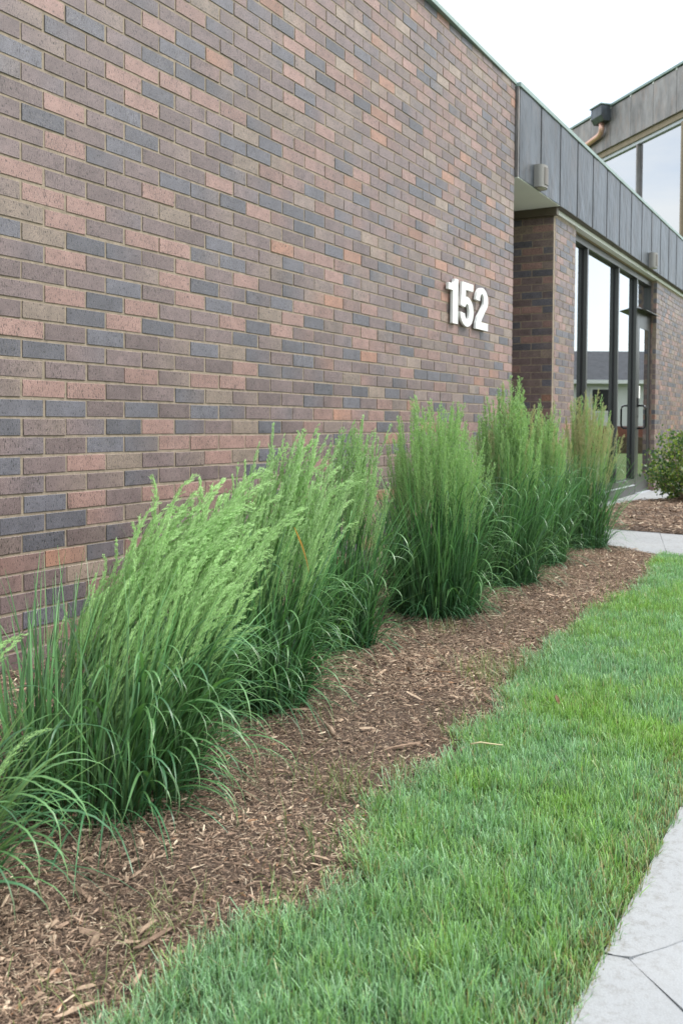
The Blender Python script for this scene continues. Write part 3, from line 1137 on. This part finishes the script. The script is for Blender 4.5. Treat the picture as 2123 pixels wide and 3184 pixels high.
# loose weedy tufts at the bed edge
r = np.random.default_rng(33)
VV, FF, CC, off = [], [], [], 0
for (tx, ty, cnt, sp, hh, pale) in ((0.88, -1.43, 160, 0.09, 0.10, 1), (1.0, -1.50, 90, 0.05, 0.085, 0), (-0.28, -1.50, 60, 0.05, 0.09, .6), (-0.55, -1.60, 90, 0.07, 0.06, .4),
                                    (-0.92, -1.50, 90, 0.06, 0.05, 1), (2.2, -1.40, 40, 0.05, 0.09, .8), (0.35, -1.52, 40, 0.05, 0.08, .3), (-1.15, -1.56, 90, 0.07, 0.05, .7), (-0.75, -1.66, 70, 0.06, 0.05, .9), (-0.1, -1.58, 60, .05, .06, .8), (0.55, -1.58, 60, .07, .06, .7), (1.6, -1.44, 60, .12, .06, .8), (2.9, -1.43, 80, .2, .06, .7), (-0.3, -1.42, 22, .05, .11, .7), (0.1, -1.18, 14, .06, .09, .5), (1.42, -1.02, 60, .07, .06, .9)):
    X = tx + r.normal(0, sp, cnt); Y = ty + r.normal(0, sp * 0.7, cnt)
    cb = np.array([0.10, 0.17, 0.045]) * (1 - pale * 0.6) + np.array([0.34, 0.36, 0.17]) * pale * 0.6
    cb = cb * r.uniform(0.7, 1.3, (cnt, 1))
    V, Fc, Cc = blades(X, Y, bed_z(X, Y), hh * r.uniform(0.5, 1.3, cnt), np.full(cnt, 0.0018), np.abs(r.normal(0.8, 0.4, cnt)), r.uniform(0, 6.3, cnt), 4, cb * .8, cb * 1.2, r, 0.2, 0.9)
    VV.append(V); FF.append(Fc + off); CC.append(Cc); off += len(V)
o = link('weed_tufts', np_mesh('weed_tufts', np.concatenate(VV), np.concatenate(FF), M_TURF, np.concatenate(CC)))
tag(o, 'pale straggly weeds along the edge of the mulch bed', 'weeds', kind='stuff')

# fallen leaf on the lawn
lf = MB()
pts = [(-0.02, 0, 0), (-0.008, 0.007, 0.003), (0.012, 0.006, 0.004), (0.024, 0, 0.008), (0.010, -0.007, 0.005), (-0.009, -0.006, 0.002), (0, 0, -0.002)]
lf.v = [(a, b, c) for a, b, c in pts]
lf.f = [[6, i, (i + 1) % 6] for i in range(6)]
lf.v += [(a, b, c - 0.0012) for a, b, c in pts]
lf.f += [[13, 7 + (i + 1) % 6, 7 + i] for i in range(6)] + [[i, 7 + i, 7 + (i + 1) % 6, (i + 1) % 6] for i in range(6)]
o = lf.obj('fallen_leaf', plain('dead_leaf', (0.11, 0.06, 0.02), 0.7)); o.location = (0.62, -1.74, 0.045); o.rotation_euler = (0.3, -0.3, 0.6)
tag(o, 'curled dark red-brown dead leaf lying on the lawn', 'leaf')

# ------------------------------------------------------------------ ornamental grasses
def blade_mesh(L, Wd, drop, seed, col, segs=12, name='leaf_blade'):
    """one long arching leaf growing up +z and bending toward +x, slightly folded"""
    r = np.random.default_rng(seed)
    p = np.zeros(3); th = r.uniform(0.05, 0.22)
    rows = []; cols = []
    st_ = L / segs
    tw0 = r.uniform(-0.5, 0.5); sway = r.normal(0, 0.03)
    for i in range(segs + 1):
        t = i / segs
        wd = Wd * min(1, 0.55 + 2.2 * t) * max(0.04, 1 - t ** 2.6)
        tw = tw0 + r.normal(0, 0.02) + t * sway * 20
        s = np.array([math.sin(tw) * math.cos(th), math.cos(tw), -math.sin(tw) * math.sin(th)])
        rows += [p - s * wd / 2, p + np.array([0, 0, -wd * 0.12]), p + s * wd / 2]
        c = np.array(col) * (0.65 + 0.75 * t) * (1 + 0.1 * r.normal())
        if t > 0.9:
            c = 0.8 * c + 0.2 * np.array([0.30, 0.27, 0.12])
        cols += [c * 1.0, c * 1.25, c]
        p = p + np.array([math.sin(th), sway, math.cos(th)]) * st_
        th += drop / segs * (0.35 + 1.7 * t) + r.normal(0, 0.02)
    Fc = []
    for i in range(segs):
        a = 3 * i
        Fc += [(a, a + 1, a + 4, a + 3), (a + 1, a + 2, a + 5, a + 4)]
    return np.array(rows), np.array(Fc), np.array(cols)


def plume_arrays(H, PL, spread, bend, seed, cstem, cpl, nsp, dense=1.0):
    """a flowering stem with a panicle of small spikelets in its upper part; grows +z, bends toward +x"""
    r = np.random.default_rng(seed)
    segs = 14
    pts = []
    p = np.zeros(3); th = 0.0
    for i in range(segs + 1):
        pts.append(p.copy())
        t = i / segs
        p = p + np.array([math.sin(th), r.normal(0, 0.02), math.cos(th)]) * H / segs
        th += bend / segs * ((0.05 + 3.0 * t ** 4.0) if bend > 0.9 else (0.15 + 1.9 * t ** 2.2))
    pts = np.array(pts)
    V, Fq, Cl = [], [], []
    # stem: three-sided tube
    for i in range(segs + 1):
        t = i / segs
        rad = 0.0011 * (1 - 0.6 * t)
        for k in range(3):
            a = 2.1 * k
            V.append(pts[i] + np.array([math.cos(a), math.sin(a), 0]) * rad)
            Cl.append(np.array(cstem) * (0.8 + 0.5 * t))
    for i in range(segs):
        for k in range(3):
            a, b = 3 * i + k, 3 * i + (k + 1) % 3
            Fq.append((a, b, b + 3, a + 3))

    def at(t):
        u = t * segs
        i = min(int(u), segs - 1)
        return pts[i] * (1 - (u - i)) + pts[i + 1] * (u - i), (pts[i + 1] - pts[i]) / np.linalg.norm(pts[i + 1] - pts[i])
    nb = int(34 * dense)
    t0 = 1 - PL / H
    for b in range(nb):
        tb = min(0.999, t0 + (1 - t0) * ((b + r.uniform(-1.5, 1.5)) / nb) ** 0.9) if b > 2 else t0 + 0.01 * b
        base, d = at(tb)
        rel = min(0.999, max(0.0, (tb - t0) / (1 - t0)))
        bl = spread * (1 - rel) ** 0.55 * r.uniform(0.35, 1.35) * (0.5 + 0.5 * min(1, rel * 5)) + 0.006
        a = r.uniform(0, 6.283)
        side = np.cross(d, [math.cos(a), math.sin(a), 0.1]); side /= np.linalg.norm(side)
        ang = r.uniform(*((0.06, 0.26) if bend > 0.9 else (0.20, 0.50)))
        bd = d * math.cos(ang) + side * math.sin(ang)
        hw = np.cross(bd, r.normal(0, 1, 3)); hw = hw / np.linalg.norm(hw) * 0.0005
        i0 = len(V)
        V += [base - hw, base + hw, base + bd * bl + hw, base + bd * bl - hw]
        Fq.append((i0, i0 + 1, i0 + 2, i0 + 3))
        Cl += [np.array(cpl) * 0.7] * 4
        ns = max(2, int(nsp * (0.5 + 0.8 * bl / spread)))
        for q in range(ns):
            f = (q + r.random()) / ns
            sp = base + bd * bl * f + np.array([bend * 0.01 * f, 0, 0]) + r.normal(0, 0.0014, 3)
            sd = bd * 0.9 + r.normal(0, 0.09 if bend > 0.9 else 0.17, 3); sd /= np.linalg.norm(sd)
            ln = r.uniform(0.011, 0.020) if bend > 0.9 else r.uniform(0.006, 0.011)
            wv = np.cross(sd, r.normal(0, 1, 3)); wv /= np.linalg.norm(wv)
            wv *= 0.0011 if bend > 0.9 else 0.0017
            i0 = len(V)
            V += [sp, sp + sd * ln * 0.5 + wv, sp + sd * ln, sp + sd * ln * 0.5 - wv]
            Fq.append((i0, i0 + 1, i0 + 2, i0 + 3))
            c = np.array(cpl) * r.uniform(0.85, 1.15)
            Cl += [c * 0.8, c, c * 1.15, c]
    return np.array(V), np.array(Fq), np.array(Cl)


GREEN_D = (0.046, 0.125, 0.056)
GREEN_M = (0.098, 0.210, 0.078)
GREEN_Y = (0.150, 0.245, 0.068)
PL_G = (0.40, 0.61, 0.27)
PL_G2 = (0.39, 0.57, 0.28)
PL_T = (0.50, 0.48, 0.31)


def plume_variants(tagname, n, H, PL, spread, bend, cst, cpl, nsp, dense):
    res = []
    for i in range(n):
        rr = random.Random(i * 31 + len(tagname))
        V, Fq, Cl = plume_arrays(H * rr.uniform(0.95, 1.05), PL * rr.uniform(0.85, 1.1), spread * rr.uniform(0.8, 1.2), bend * rr.uniform(0.7, 1.3), i * 7 + 5, cst, cpl, nsp + 7, dense)
        res.append(np_mesh('flower_stem', V, Fq, M_PLUME, Cl))
    return res


PV_WIND = plume_variants('wind', 9, 1.0, 0.42, 0.044, 2.3, GREEN_Y, PL_G, 6, 1.3)
PV_SOFT = plume_variants('softer', 9, 1.0, 0.42, 0.040, 0.8, GREEN_M, PL_G2, 6, 1.3)
PV_UP = plume_variants('upright', 14, 1.0, 0.33, 0.058, 0.16, GREEN_M, PL_G2, 4, 1.15)
PV_TAN = plume_variants('tannish', 8, 1.0, 0.26, 0.055, 0.25, GREEN_Y, PL_T, 4, 1.1)
BV = []
for i in range(12):
    V, Fc, Cc = blade_mesh(1.0, 0.0090 * random.uniform(0.75, 1.2), random.uniform(2.0, 3.1), 300 + i,
                           random.choice([GREEN_D, GREEN_M, GREEN_M, GREEN_Y]))
    BV.append(np_mesh('leaf_blade', V, Fc, M_LEAF, Cc, smooth=True))


def clump(cx, cy, rad, height, top_rad, lean, nstem, nfol, narch, variants, label, seed, fol_h=0.55, arch_len=0.62, arch_bias=0.0, mixv=None, yellow=0.0):
    """one ornamental grass plant"""
    r = np.random.default_rng(seed)
    z0 = float(bed_z(cx, cy)) - 0.012
    e = empty('ornamental_grass', (cx, cy, z0))
    tag(e, label, 'ornamental grass', 'row of ornamental grasses along the brick wall')
    # dense upright foliage, too many leaves to pick apart
    n = nfol
    a = r.uniform(0, 2 * math.pi, n); q = np.sqrt(r.random(n)) * rad
    X = q * np.cos(a); Y = q * np.sin(a)
    H = height * fol_h * r.uniform(0.5, 1.22, n)
    az = np.where(r.random(n) < 0.5, a + r.normal(0, 0.6, n), r.uniform(0, 6.28, n))
    ln = np.abs(r.normal(0.16, 0.13, n)) + 0.45 * (q / rad) ** 2 * r.random(n)
    dx = np.cos(az) * ln + lean * 0.7; dy = np.sin(az) * ln
    az = np.arctan2(dy, dx); ln = np.minimum(np.hypot(dx, dy), 1.5)
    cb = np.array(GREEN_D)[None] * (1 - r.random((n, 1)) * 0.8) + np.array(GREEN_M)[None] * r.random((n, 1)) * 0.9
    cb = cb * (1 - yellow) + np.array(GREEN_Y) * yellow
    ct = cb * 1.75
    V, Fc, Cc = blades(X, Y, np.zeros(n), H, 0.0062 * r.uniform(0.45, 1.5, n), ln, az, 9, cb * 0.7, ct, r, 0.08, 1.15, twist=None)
    # short skirt leaves that hide the base
    m = nfol // 2
    a2 = r.uniform(0, 2 * math.pi, m); q2 = rad * r.uniform(0.6, 1.02, m)
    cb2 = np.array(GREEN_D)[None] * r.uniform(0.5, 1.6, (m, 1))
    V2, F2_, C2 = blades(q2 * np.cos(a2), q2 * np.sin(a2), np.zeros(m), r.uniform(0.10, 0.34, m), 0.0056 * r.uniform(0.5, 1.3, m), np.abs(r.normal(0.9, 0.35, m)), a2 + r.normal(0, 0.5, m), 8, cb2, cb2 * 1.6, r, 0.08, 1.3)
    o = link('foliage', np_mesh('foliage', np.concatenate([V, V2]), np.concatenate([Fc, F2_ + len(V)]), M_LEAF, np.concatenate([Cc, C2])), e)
    o['kind'] = 'stuff'
    # flowering stems
    for i in range(nstem):
        vs_ = variants
        if mixv and r.random() < mixv[1]:
            vs_ = mixv[0]
        a = r.uniform(0, 2 * math.pi); q = math.sqrt(r.random())
        bx, by = q * rad * 0.85 * math.cos(a), q * rad * 0.85 * math.sin(a)
        h = height * (1 - 0.30 * q * q - 0.30 * r.random() ** 1.5) * (1 + (0.16 * q * math.cos(a) if lean > 0.25 else 0))
        tx = (top_rad * q * math.cos(a) - bx) + lean * h * r.uniform(0.75, 1.25) + r.normal(0, 0.025)
        ty = (top_rad * 0.8 * q * math.sin(a) - by) * 0.9 + r.normal(0, 0.03)
        L = math.sqrt(tx * tx + ty * ty + h * h)
        o = link('flower_stem', vs_[int(r.integers(len(vs_)))], e)
        o.location = (bx, by, 0.0)
        d = Vector((tx, ty, h)).normalized()
        # keep the variant's own bend pointing where the stem leans
        zax = d
        want = Vector((1.0 if lean > 0.1 else math.cos(a), 0.25 if lean > 0.1 else math.sin(a), 0))
        want = Matrix.Rotation(float(r.normal(0, 0.35)), 3, 'Z') @ want
        yax = zax.cross(want).normalized()
        xax = yax.cross(zax)
        o.rotation_euler = Matrix((xax, yax, zax)).transposed().to_euler()
        sw = float(r.uniform(0.9, 1.2)) * (0.8 + 0.35 * height)
        o.scale = (L * 0.98, L * 0.98, L)
    # long arching leaves that can be told apart
    for i in range(narch):
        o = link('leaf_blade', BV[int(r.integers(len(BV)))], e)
        a = r.uniform(-math.pi, math.pi)
        if arch_bias:
            a = r.normal(-0.75, 0.95)
        rr_ = rad * r.uniform(0.55, 1.05)
        hz = height * (0.36 if lean > 0.2 else 0.5) * r.random() ** 1.2
        o.location = (rr_ * math.cos(a) + lean * hz * 0.7, rr_ * math.sin(a), hz)
        sx = arch_len * r.uniform(0.6, 1.2)
        o.rotation_euler = (float(r.normal(0, 0.10)), float(r.uniform(0.05, 0.6)), a + float(r.normal(0, 0.4)))
        o.scale = (sx, r.uniform(0.65, 1.25), sx)
    return e


clump(-1.19, -1.10, 0.17, 0.54, 0.13, 0.30, 22, 300, 75, PV_WIND, 'pale green grass clump cut off by the left edge, nearest the camera', 1, 0.62, 0.34, 1, yellow=0.6)
c1 = clump(-0.57, -1.02, 0.21, 0.81, 0.23, 0.44, 290, 620, 290, PV_WIND, 'large grass clump blown over to the right with pale drooping plumes', 2, 0.60, 0.31, 1, yellow=0.15)
clump(0.18, -0.88, 0.20, 0.88, 0.26, 0.26, 280, 640, 230, PV_SOFT, 'second full grass clump, feathery plumes leaning slightly right beside the windblown one', 3, 0.60, 0.30, 1, (PV_WIND, 0.4))
clump(0.96, -0.77, 0.14, 0.93, 0.14, 0.15, 130, 420, 90, PV_SOFT, 'narrow grass clump with thin tops between two fuller ones', 4, 0.60, 0.28, 0, (PV_UP, 0.3))
clump(1.76, -0.82, 0.20, 1.02, 0.24, 0.00, 290, 850, 210, PV_UP, 'broad upright grass clump standing below the left of number 152', 5, 0.62, 0.32, 1)
clump(2.68, -0.82, 0.165, 1.12, 0.185, 0.00, 240, 660, 170, PV_UP, 'tall upright grass clump whose plumes reach the end of the main wall', 6, 0.62, 0.32, 1, (PV_TAN, 0.08))
clump(3.52, -0.78, 0.13, 1.05, 0.12, 0.00, 130, 460, 90, PV_UP, 'slim upright grass clump in front of the alcove', 7, 0.60, 0.30, 1, (PV_TAN, 0.12))
clump(4.42, -0.76, 0.17, 1.12, 0.27, 0.05, 170, 560, 110, PV_TAN, 'last grass clump with tan ripe plumes beside the entry path', 8, 0.60, 0.32, 1, (PV_UP, 0.35))

# single dry leaf in the windblown clump
V, Fc, Cc = blade_mesh(0.15, 0.005, 0.5, 77, (0.5, 0.25, 0.06), 8)
Cc = np.tile(np.array([0.55, 0.29, 0.09]), (len(V), 1))
o = link('leaf_blade', np_mesh('dry_leaf_blade', V, Fc, M_LEAF, Cc, smooth=True), c1)
o.location = (0.42, -0.26, 0.61); o.rotation_euler = (0, 2.35, -0.2)
o['label'] = 'single dry orange leaf blade'

# ------------------------------------------------------------------ leafy shrub by the door
r = np.random.default_rng(90)
sh = empty('leafy_shrub', (9.08, -0.78, 0.03))
tag(sh, 'green leafy shrub in the far mulch bed cut by the right edge', 'shrub')
m = MB()
tips = []
for i in range(40):
    a = r.uniform(0, 6.283); t = math.sqrt(r.random())
    R_ = 0.55 * t
    top = Vector((R_ * math.cos(a) * 1.25, R_ * math.sin(a), 0.95 - 0.62 * t * t - 0.15 * r.random()))
    base = Vector((0.05 * math.cos(a), 0.05 * math.sin(a), 0))
    mid = base.lerp(top, 0.5) + Vector((0.10 * math.cos(a), 0.10 * math.sin(a), -0.02))
    m.tube([base, mid, top], [0.008, 0.005, 0.002], 5)
    for k in range(16):
        u = r.uniform(0.25, 1.05)
        p = base.lerp(mid, min(1, u * 2)) if u < 0.5 else mid.lerp(top, (u - 0.5) * 2)
        tips.append(np.array(p) + r.normal(0, 0.035, 3))
m.obj('stem', M_STICK, sh)
tips = np.array(tips)
n = 6000
P = tips[r.integers(0, len(tips), n)] + r.normal(0, 0.045, (n, 3))
P[:, 2] = np.clip(P[:, 2], 0.06, 1.1)
d = r.normal(0, 1, (n, 3)) + np.array([0, 0, 0.25]); d /= np.linalg.norm(d, axis=1)[:, None]
s_ = np.cross(d, r.normal(0, 1, (n, 3))); s_ /= np.linalg.norm(s_, axis=1)[:, None]
nn_ = np.cross(d, s_)
Ls = r.uniform(0.026, 0.052, n)[:, None]
V = np.stack([P, P + d * Ls * .35 + s_ * Ls * .30 + nn_ * Ls * .06, P + d * Ls * .75 + s_ * Ls * .20, P + d * Ls - nn_ * Ls * .1, P + d * Ls * .75 - s_ * Ls * .20, P + d * Ls * .35 - s_ * Ls * .30 + nn_ * Ls * .06], 1)
Fc = (np.arange(n)[:, None, None] * 6 + np.array([(0, 1, 2, 3), (0, 3, 4, 5)])[None]).reshape(-1, 4)
hh = np.clip(P[:, 2:3] / 0.9, 0, 1)
young = (r.random((n, 1)) < 0.35)
c = np.where(young, np.array([0.26, 0.34, 0.07]), np.array([0.075, 0.155, 0.042])) * r.uniform(0.6, 1.4, (n, 1))
o = link('foliage', np_mesh('foliage', V, Fc, M_BUSH, np.repeat(c[:, None], 6, 1).reshape(-1, 3)), sh)
o['kind'] = 'stuff'

# ------------------------------------------------------------------ what the glass mirrors: the street side
rw = MB().box(-0.3, 0.0, -9, 9, -0.05, 0.50).obj('retaining_wall', plain('retaining_block', (0.13, 0.09, 0.06), 0.9, 0, 0.3, 6, 0.5))
rw.location = (29.5, -5.6, 0); rw.rotation_euler = (0, 0, -0.52)
tag(rw, 'low brown retaining wall mirrored in the entrance glass', 'retaining wall')
hs = empty('neighbouring_house', (44.5, -9.0, 0.5))
hs.rotation_euler = (0, 0, -0.52)
tag(hs, 'pale single storey house with grey roof mirrored in the entrance glass', 'house')
M_SID = plain('siding', (0.70, 0.71, 0.68), 0.8, 0, 0.05, 3)
M_ROOF = plain('shingles', (0.075, 0.08, 0.09), 0.9, 0, 0.25, 4)
MB().box(0, 8, -11, 11, 0, 2.55).obj('wall', M_SID, hs)
MB().box(-0.05, 0.0, -11, 11, -0.5, 0.35).obj('foundation', plain('red_brick', (0.22, 0.09, 0.06), 0.9), hs)
MB().prism([(-0.5, 2.55), (4, 4.35), (8.5, 2.55)], lambda u, v, s: (u, -11.5 if s == 0 else 11.5, v)).obj('roof', M_ROOF, hs)
MB().box(-0.58, -0.50, -11.5, 11.5, 2.42, 2.60).obj('gutter', M_WHITE, hs)
for yy in (-6, -3.2, -0.6, 2.0, 4.6):
    wn = MB().box(-0.04, -0.001, yy, yy + 1.0, 1.0, 2.25).obj('window', M_WHITE, hs)
    MB().box(-0.05, -0.041, yy + 0.1, yy + 0.9, 1.1, 2.15).obj('pane', M_GASKET, wn)
# projecting gable wing
wg = MB().box(-2.2, -0.06, -8.5, -3.8, -0.05, 2.6).obj('wing', plain('grey_siding', (0.36, 0.39, 0.38), 0.8), hs)
MB().prism([(-8.9, 2.55), (-6.15, 4.0), (-3.4, 2.55)], lambda u, v, s: (-2.5 if s == 0 else 1.5, u, v)).obj('wing_roof', M_ROOF, wg)
MB().prism([(-8.9, 2.40), (-6.15, 3.85), (-3.4, 2.40), (-3.4, 2.62), (-6.15, 4.08), (-8.9, 2.62)], lambda u, v, s: (-2.62 if s == 0 else -2.52, u, v)).obj('barge_board', M_WHITE, wg)
# tree behind the house
r = np.random.default_rng(8)
tr = empty('street_tree', (52, -20, 0)); tag(tr, 'rounded green tree behind the house mirrored in the door glass', 'tree')
MB().tube([(0, 0, 0), (0.1, 0, 2.5), (0, 0.1, 4.5)], [0.22, 0.17, 0.08], 8).obj('trunk', M_STICK, tr)
n = 2600
P = r.normal(0, 1, (n, 3)); P /= np.linalg.norm(P, axis=1)[:, None]
P = P * (r.uniform(0.4, 1, (n, 1)) ** 0.5) * np.array([2.3, 2.3, 1.9]) * (1 + 0.2 * np.sin(4 * P[:, :1]) * np.cos(5 * P[:, 1:2])) + np.array([0, 0, 4.9])
a_ = r.normal(0, 0.16, (n, 3)); b_ = r.normal(0, 0.16, (n, 3))
V = np.stack([P, P + a_, P + a_ + b_, P + b_], 1)
Fc = np.arange(n * 4).reshape(n, 4)
c = np.array([0.06, 0.12, 0.035]) * r.uniform(0.5, 1.5, (n, 1))
o = link('crown', np_mesh('crown', V, Fc, M_BUSH, np.repeat(c[:, None], 4, 1).reshape(-1, 3)), tr)
